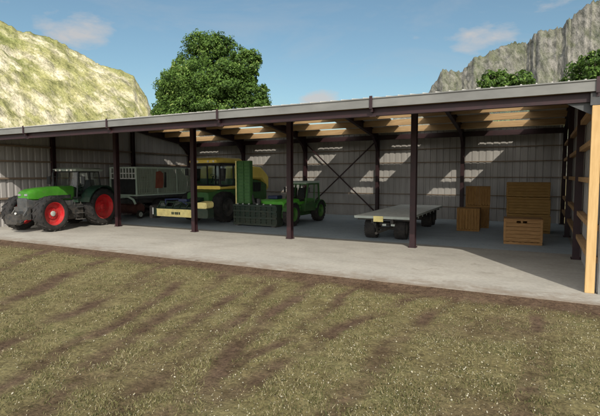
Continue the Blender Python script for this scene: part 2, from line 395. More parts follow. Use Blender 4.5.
m = MB(); m.box(X0, X1, EY-.125, EY-.08, 4.715, 4.985); m.box(X0, X1, EY-.15, EY-.126, 4.955, 4.99)
m.build('fascia', M['fascia'], shed, bevel=.006)
# ribbed siding
def siding(p0, dirx, length, outn, topf, name):
    prof = []; t = 0
    while t < length:
        for a, o_ in ((0,0),(.24,0),(.27,.035),(.37,.035),(.40,0)):
            if t+a <= length: prof.append((t+a, o_))
        t += .401
    m = MB(); vv = []
    for a, o_ in prof:
        q = Vector(p0)+Vector(dirx)*a+Vector(outn)*o_
        vv.append((q.x, q.y, -.03)); vv.append((q.x, q.y, topf(q)))
    m.add(vv, [(2*i, 2*i+2, 2*i+3, 2*i+1) for i in range(len(prof)-1)])
    return m.build(name, M['siding'], shed)
siding((-27.37,12.43,0), (1,0,0), 27.5, (0,1,0), lambda q: rz(12.5)-.04, 'back_wall')
siding((.145,-5.0,0), (0,1,0), 17.4, (1,0,0), lambda q: rz(q.y)-.04, 'side_wall')
siding((-27.36,-5.0,0), (0,1,0), 17.4, (-1,0,0), lambda q: rz(q.y)-.04, 'side_wall')
for z in (.78,1.55,2.66,3.62,4.48):
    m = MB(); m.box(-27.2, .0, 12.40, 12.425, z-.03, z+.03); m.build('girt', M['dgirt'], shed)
    m = MB(); m.box(-.03, .14, -4.9, 12.26, z-.07, z+.07); m.build('girt', M['girt'], shed)
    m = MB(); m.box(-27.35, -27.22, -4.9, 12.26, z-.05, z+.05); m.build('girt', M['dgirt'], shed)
for x in (0, -27.2):
    m = MB(); m.box(x-.10, x+.10, -5.0, -4.86, 0, 4.40); m.build('corner_post', M['girtpost'], shed, bevel=.01)
    t_ = MB(); s_ = 1 if x == 0 else -1
    a, b_ = sorted((x+s_*.16, x+s_*.24)); t_.box(a, b_, -5.05, -4.9, 0, 4.70); t_.build('corner_trim', M['fascia'], shed)
    g = MB(); g.box(x-.14, x+.12, -4.98, -4.85, 4.41, 4.70); g.prism([(-.62,4.50),(.0,4.16),(.0,4.66),(-.62,4.66)], 'y', -4.80, -4.76) if x == 0 else None
    g.build('gusset', M['dark'], shed)
m = MB()                                                   # cross bracing in the middle bay
xa, xb = XS[3]+.15, XS[2]-.15
m.bar((xa,12.0,.35), (xb,12.0,5.0), .075); m.bar((xa,12.08,5.0), (xb,12.08,.35), .075)
m.build('cross_brace', M['steel'], shed)

# ------------------------------------------------------------------ vehicle helpers
def wheel(root, x, y, r, w, rimmat, lugs=20, hub=None, side=1, k=.60):
    t = MB()
    t.lathe([(-.38*w,(k-.02)*r),(-.47*w,(k+.05)*r),(-.5*w,(k+.17)*r),(-.48*w,.89*r),(-.40*w,.955*r),(0,.965*r),(.40*w,.955*r),(.48*w,.89*r),(.5*w,(k+.17)*r),(.47*w,(k+.05)*r),(.38*w,(k-.02)*r)], n=48)
    for i in range(lugs):
        for sd in (-1, 1):
            a0 = 2*PI*(i+(.5 if sd > 0 else 0))/lugs; dl = .30*20/lugs*.8; th = .42*PI/lugs
            ring = []
            for rr in (.94, 1.0):
                for xx, a in ((.02*sd,a0),(.49*w*sd,a0+dl),(.49*w*sd,a0+dl+th),(.02*sd,a0+th)):
                    kk = rr if abs(xx) < .1*w else rr-.035
                    ring.append((xx, math.cos(a)*r*kk, math.sin(a)*r*kk))
            t.hexa(ring)
    o = t.build('wheel', M['rubber'], root, loc=(x, y, r), smooth=True)
    q = MB()
    for sd in (-1, 1):
        q.lathe([(sd*.40*w,k*r),(sd*.37*w,(k-.045)*r),(sd*.10*w,(k-.10)*r),(sd*.06*w,.33*r),(sd*.16*w,.30*r),(sd*.17*w,.10*r),(sd*.17*w,.001)], n=36)
        for j_ in range(8):
            a = 2*PI*j_/8; c = Vector((sd*.165*w, math.cos(a)*.22*r, math.sin(a)*.22*r)); q.cyl(c, c+Vector((sd*.03,0,0)), .018, n=6)
    q.lathe([(-.40*w,k*r),(.40*w,k*r)], n=36)
    q.build('rim', rimmat, o, smooth=True)
    if hub:
        h = MB(); h.lathe([(side*.17*w,.15*r),(side*.24*w,.15*r),(side*.27*w,.11*r),(side*.27*w,.001)], n=20); h.build('hub', hub, o, smooth=True)
    return o
def rrect(y, w, z0, z1, c=.08):
    return [(-w+c,y,z0),(w-c,y,z0),(w,y,z0+c),(w,y,z1-c*1.4),(w-c*.7,y,z1-c*.35),(w-c*1.9,y,z1),(-w+c*1.9,y,z1),(-w+c*.7,y,z1-c*.35),(-w,y,z1-c*1.4),(-w,y,z0+c)]
def make_cab(root, y0, y1, z0, z1, wb, wt, sl0, sl1, frame, glass, pw=.07, mid=None, name='cab'):
    # y0 front, y1 rear at the base; sl0/sl1 how far the tops lean in
    B = {(sx, e): Vector((sx*wb, (y0, y1)[e], z0)) for sx in (-1,1) for e in (0,1)}
    Tt = {(sx, e): Vector((sx*wt, (y0+sl0, y1-sl1)[e], z1)) for sx in (-1,1) for e in (0,1)}
    m = MB()
    for k in B: m.bar(B[k], Tt[k], pw)
    for a, b in (((-1,0),(1,0)),((1,0),(1,1)),((1,1),(-1,1)),((-1,1),(-1,0))):
        m.bar(B[a], B[b], pw*1.2); m.bar(Tt[a], Tt[b], pw*1.2)
    if mid is not None:
        for sx in (-1,1): m.bar(B[(sx,0)].lerp(B[(sx,1)], mid), Tt[(sx,0)].lerp(Tt[(sx,1)], mid), pw*.9)
    cab = m.build(name, frame, root)
    for a, b in (((-1,0),(1,0)),((1,0),(1,1)),((1,1),(-1,1)),((-1,1),(-1,0))):
        g = MB(); g.add([B[a], B[b], Tt[b], Tt[a]], [(0,1,2,3)]); g.build('window', glass, cab)
    return cab
def seat_wheel(root, y, z, mat):
    m = MB(); m.box(-.25,.25,y-.22,y+.26,z,z+.14); m.hexa([(-.24,y+.18,z+.12),(.24,y+.18,z+.12),(.24,y+.32,z+.12),(-.24,y+.32,z+.12),(-.2,y+.34,z+.8),(.2,y+.34,z+.8),(.2,y+.43,z+.8),(-.2,y+.43,z+.8)])
    m.cyl((0,y,z-.45),(0,y,z),.1,n=8); m.build('seat', mat, root, bevel=.03)
    s_ = MB(); s_.cyl((0,y-.85,z-.1),(0,y-.6,z+.33),.035,n=8)
    c = Vector((0,y-.6,z+.33)); ax = Vector((0,.5,.86)); u = Vector((1,0,0)); v = ax.cross(u)
    pts = [c+u*(.2*math.cos(a))+v*(.2*math.sin(a)) for a in np.linspace(0, 2*PI, 17)]
    s_.tube(pts, .016, 6); s_.build('steering_wheel', mat, root)

# ------------------------------------------------------------------ tractor (faces out of the shed)
tr = thing('tractor', 'bright green tractor with red wheel rims half out of the shed at far left', 'tractor', (-24.35,-.05,0), math.radians(7.3))
for sx in (1,-1):
    wheel(tr, sx*1.08, 0, 1.06, .74, M['red'], 20, M['red'], sx, .66)
    wheel(tr, sx*1.06, -3.25, .90, .62, M['red'], 18, M['lgrey'], sx, .66)
m = MB()
m.loft([rrect(-1.25,.50,1.50,2.26,.10), rrect(-2.2,.49,1.52,2.24,.11), rrect(-3.1,.46,1.50,2.19,.12), rrect(-3.7,.43,1.52,2.12,.12), rrect(-3.92,.36,1.56,2.02,.10)])
hood = m.build('hood', M['green'], tr, smooth=True)
for sx in (1,-1):
    m = MB(); m.box(sx*.505-.012, sx*.505+.012, -2.9, -1.5, 1.58, 1.78)
    for k in range(6): m.box(sx*.515-.012, sx*.515+.012, -2.85+k*.23, -2.70+k*.23, 1.60, 1.76)
    m.build('vent', M['black'], hood)
m = MB(); m.loft([rrect(-3.99,.34,1.02,1.70,.06), rrect(-3.6,.40,1.0,1.64,.06), rrect(-3.0,.43,1.0,1.58,.06), rrect(-1.3,.46,1.0,1.52,.06)]); m.build('grille', M['dark'], tr, smooth=True)
for sx in (1,-1):
    h = MB(); h.box(sx*.22-.09,sx*.22+.09,-3.955,-3.9,1.80,1.90); h.build('headlight', M['lens'], tr, smooth=True)
m = MB(); m.box(-.3,.3,-4.1,.55,.62,1.06); m.box(-.42,.42,-1.3,.6,.60,1.35)
m.cyl((-.95,-3.25,.9),(.95,-3.25,.9),.14,n=12); m.cyl((-.95,0,1.06),(.95,0,1.06),.2,n=14); m.box(-.5,.5,-3.6,-2.9,.72,1.02)
m.build('chassis', M['black'], tr, bevel=.02)
m = MB(); m.loft([rrect(-2.15,.28,.50,1.18,.08), rrect(-1.15,.28,.50,1.30,.08)]); 
t_ = m.build('fuel_tank', M['black'], tr, loc=(.72,0,0), smooth=True)
m.build('fuel_tank', M['black'], tr, loc=(-.72,0,0), smooth=True)
m = MB()
for k, z in enumerate((.45,.78,1.10)): m.box(.86+.0*k, 1.22-.06*k, -1.62, -1.22, z, z+.04)
m.bar((.98,-1.62,.45),(.90,-1.62,1.4),.03); m.bar((.98,-1.22,.45),(.90,-1.22,1.4),.03); m.build('step', M['dark'], tr)
for sx in (1,-1):                                           # rear fenders follow the tyres, smaller ones over the front wheels
    f = MB(); ar = np.radians(np.linspace(20, 165, 12)); q = []
    for r0 in (1.14,1.20): q.append([(math.cos(a)*r0, 1.06+math.sin(a)*r0) for a in ar])
    x0, x1 = sorted((sx*.72, sx*1.42))
    for i in range(11): f.prism([q[0][i], q[0][i+1], q[1][i+1], q[1][i]], 'x', x0, x1)
    f.prism([(-1.05,1.3),(.9,1.3),(.8,1.9),(0,2.2),(-.8,1.95)], 'x', sx*.74-.02, sx*.74+.02)
    f.build('fender', M['vgreen'], tr, smooth=True)
cab = make_cab(tr, -1.35, .42, 1.62, 3.02, .80, .74, .18, .12, M['black'], M['glass'], .06, .55)
m = MB(); m.box(-.78,.78,-1.3,.45,1.34,1.60); m.build('cab_floor', M['vgreen'], tr, bevel=.03)
seat_wheel(tr, -.15, 1.75, M['black'])
m = MB(); m.box(-.30,.30,-1.25,-.95,1.6,2.05); m.build('dashboard', M['black'], tr, bevel=.04)
m = MB(); m.loft([[(x*.80,y,3.05) for x,y in ((-1,-1.38),(1,-1.38),(1.04,-.4),(1,.52),(-1,.52),(-1.04,-.4))],
                  [(x*.84,y,3.16) for x,y in ((-1,-1.42),(1,-1.42),(1.04,-.4),(1,.56),(-1,.56),(-1.04,-.4))],
                  [(x*.66,y,3.24) for x,y in ((-1,-1.15),(1,-1.15),(1.04,-.4),(1,.36),(-1,.36),(-1.04,-.4))]])
rf = m.build('cab_roof', M['roofgrey'], tr, smooth=True)
for sx in (-.55,-.25,.25,.55):
    l_ = MB(); l_.cyl((sx,-1.42,3.10),(sx,-1.46,3.10),.055,n=10); l_.build('work_light', M['lamp'], rf)
m = MB(); m.cyl((-.66,-1.55,1.4),(-.66,-1.55,2.45),.09,n=12); m.cyl((-.66,-1.55,2.45),(-.66,-1.55,2.95),.055,n=10); m.cyl((-.66,-1.55,2.95),(-.66,-1.47,3.10),.055,n=10); m.build('exhaust', M['black'], tr, smooth=True)
for sx in (1,-1):
    m = MB(); m.tube([(sx*.74,-1.2,2.72),(sx*1.12,-1.32,2.80),(sx*1.22,-1.32,2.74)], .018, 6); m.box(sx*1.24-.12, sx*1.24+.12, -1.36, -1.30, 2.32, 2.76); m.build('mirror', M['black'], tr)
m = MB(); m.cyl((.6,.35,3.2),(.6,.35,3.75),.008,n=5); m.build('antenna', M['black'], tr)
m = MB()                                                   # front linkage with weight
for sx in (1,-1):
    m.prism([(-3.9,.75),(-4.5,.52),(-4.5,.66),(-3.9,.98)], 'x', sx*.42-.05, sx*.42+.05); m.bar((sx*.42,-3.95,1.25),(sx*.42,-4.45,.62),.07)
m.box(-.46,.46,-4.08,-3.9,.62,1.25); m.build('front_linkage', M['dark'], tr)
m = MB(); m.loft([rrect(-4.62,.40,.45,.90,.08), rrect(-4.45,.46,.40,.96,.08), rrect(-4.25,.42,.45,.92,.08)]); m.build('front_weight', M['black'], tr, smooth=True)
m = MB(); m.cyl((.28,-4.56,.98),(.28,-4.60,.98),.05,n=12); m.build('reflector', M['lamp'], tr)

# ------------------------------------------------------------------ forage wagon behind
wg = thing('forage_wagon', 'pale green forage wagon with tall side panel and red board behind the tractor', 'farm wagon', (-25.4,3.6,0))
fr = MB()
for z in (1.52,3.32): 
    for x in (-1.2,1.2): fr.bar((x,0,z),(x,7.4,z),.09)
for y in (0,1.85,3.7,5.55,7.4):
    for x in (-1.2,1.2): fr.bar((x,y,1.5),(x,y,3.34),.07)
for y in (0,7.4):
    for z in (1.52,3.32): fr.bar((-1.2,y,z),(1.2,y,z),.09)
frame = fr.build('frame', M['pgreen'], wg)
p = MB()
for x in (-1.19,1.19):
    y = .05
    while y < 7.3:
        p.box(x-.012, x+.012, y, y+.085, 1.56, 3.28); y += .15
for z_ in (1.95,2.40,2.85): p.box(-1.206,-1.203,.05,7.35,z_,z_+.04); p.box(1.203,1.206,.05,7.35,z_,z_+.04)
p.build('side_panel', M['mesh'], wg)
p = MB(); p.box(-1.17,1.17,.1,7.35,1.30,1.46); p.build('floor', M['dark'], wg)
p = MB()
for k in range(9): p.bar((-1.12+k*.28,0,2.62),(-1.12+k*.28,0,3.28),.05)
for z in (2.62,2.95): p.bar((-1.2,0,z),(1.2,0,z),.06)
p.build('lattice', M['wlat'], wg)
p = MB(); p.box(-1.1,1.1,.02,.10,1.58,2.55); p.build('front_board', M['black'], wg)
p = MB(); p.prism([(1.6,1.95),(2.25,1.95),(2.35,2.25),(2.35,2.95),(2.05,3.12),(1.7,3.05)], 'x', 1.235, 1.262); p.build('red_board', M['rust'], wg)
p = MB(); p.prism([(2.42,1.98),(2.62,1.98),(2.62,3.0),(2.5,3.05)], 'x', 1.235, 1.255); p.build('tool_box', M['black'], wg)
p = MB()                                                   # arched drawbar and pickup
arc = [(-1.05+0*a, -1.1+.0*a, 0) for a in (0,)]
p.tube([(0,-1.9,.55),(0,-1.5,.75),(0,-.9,1.15),(0,-.2,1.42),(0,.6,1.42)], .11, 8)
p.tube([(-1.1,-.02,.95),(-1.0,-.1,1.25),(-.6,-.14,1.42),(.6,-.14,1.42),(1.0,-.1,1.25),(1.1,-.02,.95)], .07, 8); p.build('drawbar', M['pgreen'], wg, smooth=True)
p = MB(); p.cyl((-1.0,.5,.62),(1.0,.5,.62),.34,n=20)
for k in range(10):
    for j in range(6):
        a = 2*PI*j/6+k*.3; c = Vector((-.95+k*.21,.5,.62)); p.bar(c+Vector((0,math.cos(a)*.3,math.sin(a)*.3)), c+Vector((0,math.cos(a)*.46,math.sin(a)*.46)), .018)
p.build('pickup_reel', M['dred'], wg)
p = MB(); p.box(-.5,.5,.1,7.0,.95,1.28); p.cyl((-1.05,2.2,.62),(1.05,2.2,.62),.1,n=8); p.cyl((-1.05,3.7,.62),(1.05,3.7,.62),.1,n=8); p.build('chassis', M['dark'], wg)
for y in (2.2,3.7):
    for sx in (1,-1): wheel(wg, sx*.98, y, .62, .46, M['lgrey'], 24)
for sx in (1,-1): wheel(wg, sx*1.12, .32, .27, .16, M['lgrey'], 16)

# ------------------------------------------------------------------ self-propelled harvester
hv = thing('harvester', 'yellow and green self-propelled harvester with glass cab and raised yellow header', 'harvester', (-19.02,4.45,0))
for sx in (1,-1):
    wheel(hv, sx*1.17, 0, .93, .70, M['dark'], 20, M['dark'], sx); wheel(hv, sx*1.12, 3.3, .66, .5, M['dark'], 18, M['black'], sx)
m = MB(); m.box(-.62,.62,-1.9,4.6,.72,1.15); m.cyl((-1.1,0,.93),(1.1,0,.93),.2,n=12); m.cyl((-1.05,3.3,.66),(1.05,3.3,.66),.14,n=12); m.build('chassis', M['black'], hv, bevel=.03)
m = MB(); m.loft([rrect(-1.0,.80,1.16,1.80,.08), rrect(-.1,1.0,1.12,1.96,.08), rrect(1.9,1.22,1.12,1.96,.08)]); m.build('body', M['dgreen'], hv, smooth=True)
m = MB(); m.loft([rrect(-.22,1.06,1.97,2.17,.05), rrect(2.15,1.16,1.97,2.17,.05)]); m.build('waist_panel', M['yellow'], hv, smooth=True)
m = MB(); m.loft([rrect(2.2,1.20,1.05,2.60,.10), rrect(3.6,1.22,1.05,2.52,.10), rrect(4.8,1.14,1.1,2.35,.14)]); m.build('engine_cover', M['dgreen'], hv, smooth=True)
m = MB(); m.loft([rrect(3.0,1.16,2.56,3.30,.10), rrect(3.2,1.2,2.56,3.42,.1), rrect(4.2,1.20,2.54,3.36,.12), rrect(5.2,1.06,1.75,2.95,.2)]); m.build('engine_hood', M['yellow'], hv, smooth=True)
m = MB(); m.box(1.19,1.26,2.12,2.24,1.25,3.5); m.build('ladder_post', M['pyellow'], hv, bevel=.01)
m = MB()
for k in range(7): m.box(1.225,1.247,2.6+k*.2,2.74+k*.2,1.75,2.35)
m.build('vent', M['black'], hv)
cab = make_cab(hv, -.15, 2.0, 2.17, 3.50, 1.02, 1.02, -.08, .0, M['black'], M['bglass'], .08, .62)
m = MB(); m.loft([rrect(-.48,1.03,3.55,3.72,.06), rrect(-.25,1.10,3.53,3.86,.1), rrect(1.9,1.10,3.53,3.88,.1), rrect(2.15,1.06,3.55,3.76,.08)])
rf = m.build('cab_roof', M['yellow'], hv, smooth=True)
for x in (-.8,-.4,.4,.8):
    l_ = MB(); l_.cyl((x,-.47,3.63),(x,-.52,3.63),.065,n=10); l_.build('work_light', M['lamp'], rf)
seat_wheel(hv, 1.1, 2.45, M['black'])
for sx in (1,-1):
    m = MB(); m.tube([(sx*1.05,-.18,3.35),(sx*1.36,-.35,3.40),(sx*1.36,-.35,3.2)], .02, 6); m.box(sx*1.36-.10, sx*1.36+.10, -.40,-.34,2.80,3.22); m.build('mirror', M['black'], hv)
m = MB()
for k, z in enumerate((.55,.88,1.21,1.54)): m.box(1.02,1.36,1.12,1.46,z,z+.04)
m.bar((1.36,1.10,.5),(1.22,1.10,2.9),.035); m.bar((1.36,1.48,.5),(1.22,1.48,2.9),.035); m.build('ladder', M['dark'], hv)
m = MB(); m.prism([(-.9,.80),(-2.55,.50),(-2.55,1.05),(-.9,1.55)], 'x', -.45, .45); m.build('feeder', M['vgreen'], hv, bevel=.03)
hd = MB(); hd.box(-1.55,1.55,-3.02,-2.55,.52,.98); hd.cyl((-1.5,-2.75,1.02),(1.5,-2.75,1.02),.06,n=8)
for x in np.linspace(-1.3,1.3,6): hd.bar((x,-2.9,.98),(x,-2.6,1.35),.05)
hd.tube([(-1.4,-2.6,1.3),(1.4,-2.6,1.3)], .05, 8); header = hd.build('header', M['vgreen'], hv)
m = MB(); m.box(-1.22,1.35,-3.07,-3.025,.53,.95); m.box(-1.22,1.35,-3.085,-3.071,.90,.955)
hp = m.build('header_plate', M['pyellow'], header, bevel=.006)
m = MB()                                                   # the worn dark lettering on the plate is only a smudge in the photograph
for k, w_ in enumerate((.09,.07,.10,.08,.09)): m.box(-.10+k*.13, -.10+k*.13+w_, -3.094,-3.0875,.66,.80)
m.build('lettering', M['vgreen'], hp)
m = MB(); m.loft([rrect(-3.1,.12,.40,1.12,.06), rrect(-2.5,.14,.36,1.16,.06)]); m.build('end_guard', M['black'], header, loc=(-1.62,0,0), smooth=True)
m = MB(); m.box(-1.50,-1.43,-3.12,-3.09,.62,1.0); m.build('marker', M['white'], header)
m = MB(); m.loft([rrect(-3.05,.34,1.04,1.36,.06), rrect(-2.5,.36,1.06,1.42,.08)]); m.build('side_cover', M['pyellow'], header, loc=(2.0,0,0), smooth=True)
m = MB(); m.loft([rrect(-3.0,.36,.52,1.03,.06), rrect(-2.5,.36,.50,1.05,.06)]); m.build('side_unit', M['vgreen'], header, loc=(2.0,0,0), smooth=True)
m = MB(); m.tube([(-.9,-2.62,1.0),(-.9,-2.7,1.45),(.1,-2.7,1.5),(.6,-2.6,1.2)], .045, 8); m.box(.1,.7,-2.75,-2.5,1.36,1.5); m.build('hose', M['blue'], header)

# ------------------------------------------------------------------ folded mower implement with upright wing
mw = thing('mower', 'dark slatted mower implement with one tall green wing folded upright beside the middle post', 'mower', (-14.97,3.7,0))
m = MB()
for z in (.12,.48,.84,1.14): m.box(-1.40,1.40,-.40,-.34,z-.05,z+.05)
for x in np.linspace(-1.38,1.38,9): m.box(x-.03,x+.03,-.338,-.28,.06,1.2)
m.box(-1.40,1.40,.30,.36,.06,1.2); m.box(-1.40,-1.34,-.33,.29,.06,1.18); m.box(1.34,1.40,-.33,.29,.06,1.18)
for z in (.30,.66,.99): m.box(-1.36,1.36,-.375,-.34,z-.018,z+.018)
m.build('frame', M['fgreen'], mw, bevel=.006)
m = MB(); m.box(-1.33,1.33,-.27,-.24,.10,1.15); m.box(-1.38,1.38,-.33,.29,1.155,1.2); m.build('curtain', M['vgreen'], mw)
for x in (-1.1,-.75,-.35,.2,.6,1.05): m = MB(); m.cyl((x,-.36,1.2),(x,-.36,1.26),.05,n=8); m.build('cap', M['lgrey'], mw)
m = MB(); m.box(-1.37,-.46,-.02,.22,1.21,3.62)
wing = m.build('wing', M['wgreen'], mw, bevel=.03)
m = MB()
for z in np.linspace(1.3,3.5,13): m.box(-1.33,-.50,-.055,-.021,z-.035,z+.035)
for x in (-1.34,-.92,-.5): m.box(x-.025,x+.025,-.075,-.021,1.24,3.58)
m.build('rib', M['dgreen'], wing)
m = MB(); m.box(-1.44,-1.372,-.085,.24,1.0,3.62); m.build('edge_strip', M['pyellow'], wing)
m = MB(); m.bar((-.3,.1,1.2),(-.7,.23,2.2),.1); m.bar((-.2,.1,1.2),(-.9,.25,1.9),.06); m.cyl((0,.1,1.2),(0,.1,1.5),.12,n=10); m.build('hinge_arm', M['dark'], mw)
m = MB()
for sx in (-1,1): m = MB(); m.box(sx*1.2-.12, sx*1.2+.12,-.36,.32,.001,.055); m.build('skid', M['dark'], mw)

# ------------------------------------------------------------------ green loader
tl = thing('wheel_loader', 'bright green compact loader with small glass cab behind the middle post', 'loader', (-14.1,6.0,0))
for sx in (1,-1):
    for y in (-1.7,1.7): wheel(tl, sx*.92, y, .66, .46, M['green'], 18, M['dgreen'], sx)
m = MB(); m.box(-.62,.62,-2.1,2.1,.45,.85); 
for y in (-1.7,1.7): m.cyl((-.85,y,.62),(.85,y,.62),.12,n=10)
m.build('chassis', M['dgreen'], tl, bevel=.03)
m = MB(); m.loft([[(x-.26,y,z) for x,y,z in rrect(-2.0,.88,.62,1.36,.1)], [(x-.26,y,z) for x,y,z in rrect(-1.85,.94,.60,1.45,.12)], [(x-.13,y,z) for x,y,z in rrect(-.9,.80,.66,1.46,.12)], rrect(-.3,.70,.86,1.46,.1)]); m.build('hood', M['green2'], tl, smooth=True)
m = MB(); m.loft([rrect(1.62,.72,.86,1.4,.1), rrect(2.0,.70,.86,1.36,.12), rrect(2.25,.6,.9,1.2,.12)]); m.build('engine_cover', M['green2'], tl, smooth=True)
m = MB(); m.box(-.72,1.05,-.3,1.6,.72,1.12); m.build('cab_floor', M['dgreen'], tl, bevel=.02)
cb = make_cab(tl, -.25, 1.6, 1.12, 2.30, .66, .62, .42, .06, M['dgreen'], M['glass'], .08, .6); cb.location = (.38,0,0)
m = MB(); m.loft([rrect(-.02,.62,2.32,2.38,.025), rrect(.2,.70,2.32,2.46,.05), rrect(1.64,.70,2.32,2.46,.05)]); m.build('cab_roof', M['pgreen'], tl, loc=(.38,0,0), smooth=True)
seat_wheel(tl, .9, 1.24, M['black'])
for sx in (1,-1):
    m = MB(); m.prism([(1.7,1.30),(-.6,1.30),(-1.85,1.02),(-1.85,.86),(-.6,1.14),(1.7,1.14)], 'x', sx*.80-.05-.0, sx*.80+.05); m.cyl((sx*.78,-.4,1.0),(sx*.8,-1.2,1.1),.045,n=8); m.build('lift_arm', M['green2'], tl, bevel=.01)
    for yc in (-1.7,1.7):
        f = MB(); ar = np.radians(np.linspace(20, 160, 9)); q = [[(yc+math.cos(a)*r0, .62+math.sin(a)*r0) for a in ar] for r0 in (.68,.71)]
        x0, x1 = sorted((sx*.70, sx*1.16))
        for i in range(8): f.prism([q[0][i], q[0][i+1], q[1][i+1], q[1][i]], 'x', x0, x1)
        f.build('fender', M['dgreen'], tl, smooth=True)
    l_ = MB(); l_.cyl((sx*.42,-1.98,1.08),(sx*.42,-2.04,1.07),.08,n=12); l_.build('headlight', M['lamp'], tl)
    mm = MB(); mm.tube([(.38+sx*.62,.1,2.0),(.38+sx*.80,-.05,2.05)], .016, 6); mm.box(.38+sx*.80-.06,.38+sx*.80+.06,-.09,-.05,1.80,2.10); mm.build('mirror', M['black'], tl)
m = MB(); m.cyl((-.55,1.9,1.35),(-.55,1.9,2.05),.05,n=8); m.build('exhaust', M['black'], tl)
m = MB(); m.box(-.72,-.1,-1.5,-.9,1.465,1.66); m.build('battery_box', M['blue'], tl, bevel=.04)

# ------------------------------------------------------------------ flatbed trailer
ft = thing('flatbed_trailer', 'low flatbed trailer with pale grey deck and no sides on black wheels', 'trailer', (-7.06,1.12,0), math.radians(1.6))
m = MB(); m.box(-1.20,1.20,0,8.3,.955,1.05); deck = m.build('deck', M['bed'], ft, bevel=.008)
m = MB()
for x in (-1.215,1.2): m.box(x,x+.015,0,8.3,.97,1.056)
m.box(-1.2,1.2,-.016,-.001,.95,1.056); m.box(-1.2,1.2,8.301,8.316,.90,1.056)
for y in np.arange(.6,8.2,.95):
    for x in (-1.235,1.216): m.box(x,x+.019,y-.03,y+.03,.88,1.0)
m.build('edge_rail', M['lgrey'], ft)
m = MB()
for sx in (-.42,.42): m.box(sx-.06,sx+.06,.1,8.2,.74,.953)
for y in np.arange(.3,8.2,.9): m.box(-1.15,1.15,y-.04,y+.04,.86,.951)
m.build('frame', M['black'], ft)
for y in (.85,):
    for sx in (1,-1): wheel(ft, sx*.66, y, .46, .50, M['dark'], 24)
for y in (6.3,7.35):
    for sx in (1,-1): wheel(ft, sx*.70, y, .42, .46, M['dark'], 24)
for y, z in ((.85,.46),(6.3,.42),(7.35,.42)):
    m = MB(); m.cyl((-.65,y,z),(.65,y,z),.06,n=8); m.box(-.5,-.36,y-.4,y+.4,z+.03,.74); m.box(.36,.5,y-.4,y+.4,z+.03,.74)
    if y < 1: m.cyl((0,.85,.6),(0,.85,.74),.38,n=18)
    m.build('axle', M['black'], ft)
m = MB(); m.bar((-.4,.6,.6),(0,-.55,.42),.08); m.bar((.4,.6,.6),(0,-.55,.42),.08); m.cyl((0,-.75,.42),(0,-.5,.42),.06,n=8); m.build('drawbar', M['black'], ft)
m = MB(); m.box(-.34,.08,-.05,-.018,.82,1.06); sg = m.build('plate', M['pyellow'], ft); tag(sg, 'pale yellow plate on the front edge of the deck')
for x in (.05,.42):
    l_ = MB(); l_.box(x,x+.16,-.04,-.018,.66,.74); l_.build('reflector', M['lgrey'], ft)
m = MB()
for sx in (-1,1): m = MB(); m.box(sx*.68-.25,sx*.68+.25,7.9,7.92,.25,.9); m.build('mudflap', M['rubber'], ft)

# ------------------------------------------------------------------ wooden crates
def crate(label, x, y, z, w, d, h, rzd, mat, rows, group=None, holes=False, vertical=False):
    t = thing('crate', label, 'crate', (x, y, z), math.radians(rzd), group)
    R = random.Random(int(abs(x*1000+y*77+z*31)))
    f = MB()
    for yy in (-d/2+.06, 0, d/2-.06): f.box(-w/2+.01, w/2-.01, yy-.05, yy+.05, .0, .09)
    for k in range(7):
        xx = -w/2+.07+k*(w-.14)/6; f.box(xx-.055, xx+.055, -d/2+.005, d/2-.005, .092, .115)
    f.build('pallet_base', mat, t, bevel=.004)
    b = MB(); z0 = .12; bh = (h-z0)/rows
    if not vertical:
        for k in range(rows):
            za = z0+k*bh+.006; zb = z0+(k+1)*bh-.006
            j = lambda: R.uniform(-.004,.004)
            for sy in (-1, 1):
                yo = sy*(d/2-.012)+j()
                if holes and k == rows-1 and sy < 0:
                    for (xa, xb) in ((-w/2,-.24),(-.08,-.02),(.14,w/2)): b.box(xa, xb, yo-.012, yo+.012, za, zb)
                    b.box(-.239, -.081, yo-.012, yo+.012, zb-.05, zb); b.box(-.019, .139, yo-.012, yo+.012, zb-.05, zb)
                else: b.box(-w/2+j(), w/2+j(), yo-.012, yo+.012, za, zb)
                xo = sy*(w/2-.014)+j(); b.box(xo-.011, xo+.011, -d/2+.026, d/2-.026, za, zb)
    else:
        nb = max(5, int(w/.13))
        for k in range(nb):
            xa = -w/2+k*w/nb+.004; xb = xa+w/nb-.008
            for sy in (-1, 1): yo = sy*(d/2-.012)+R.uniform(-.004,.004); b.box(xa, xb, yo-.012, yo+.012, z0, h)
        nb = max(5, int(d/.13)); dd = d-.052
        for k in range(nb):
            ya = -dd/2+k*dd/nb+.004; yb = ya+dd/nb-.008
            for sx in (-1, 1): xo = sx*(w/2-.014)+R.uniform(-.004,.004); b.box(xo-.011, xo+.011, ya, yb, z0, h)
    b.build('boards', mat, t, bevel=.003)
    for sx in (-1,1):
        for sy in (-1,1):
            c = MB(); cx_, cy_ = sx*(w/2-.06), sy*(d/2-.06); c.box(cx_-.03, cx_+.03, cy_-.03, cy_+.03, .12, h-.01)
            if sy < 0: c.box(sx*(w/2-.05)-.04, sx*(w/2-.05)+.04, -d/2-.022, -d/2-.001, .12, h)
            c.build('corner_batten', mat, t, bevel=.003)
    n_ = max(4, int(d/.16)); L = MB()
    for k in range(n_):
        ya = -d/2+k*d/n_+.004; L.box(-w/2, w/2, ya, ya+d/n_-.008, h+.001, h+.022)
    L.build('lid', mat, t, bevel=.003)
    return t
crate('single wooden crate with two hand holes standing in front of the big stack', -1.72, 3.15, 0, 1.42, 1.0, 1.02, 4, M['crate'], 6, holes=True)
crate('single upright boarded crate in front of the two crate stack beside the post', -4.30, 6.85, 0, 1.08, 1.0, 1.12, 3, M['crate3'], 6, vertical=True)
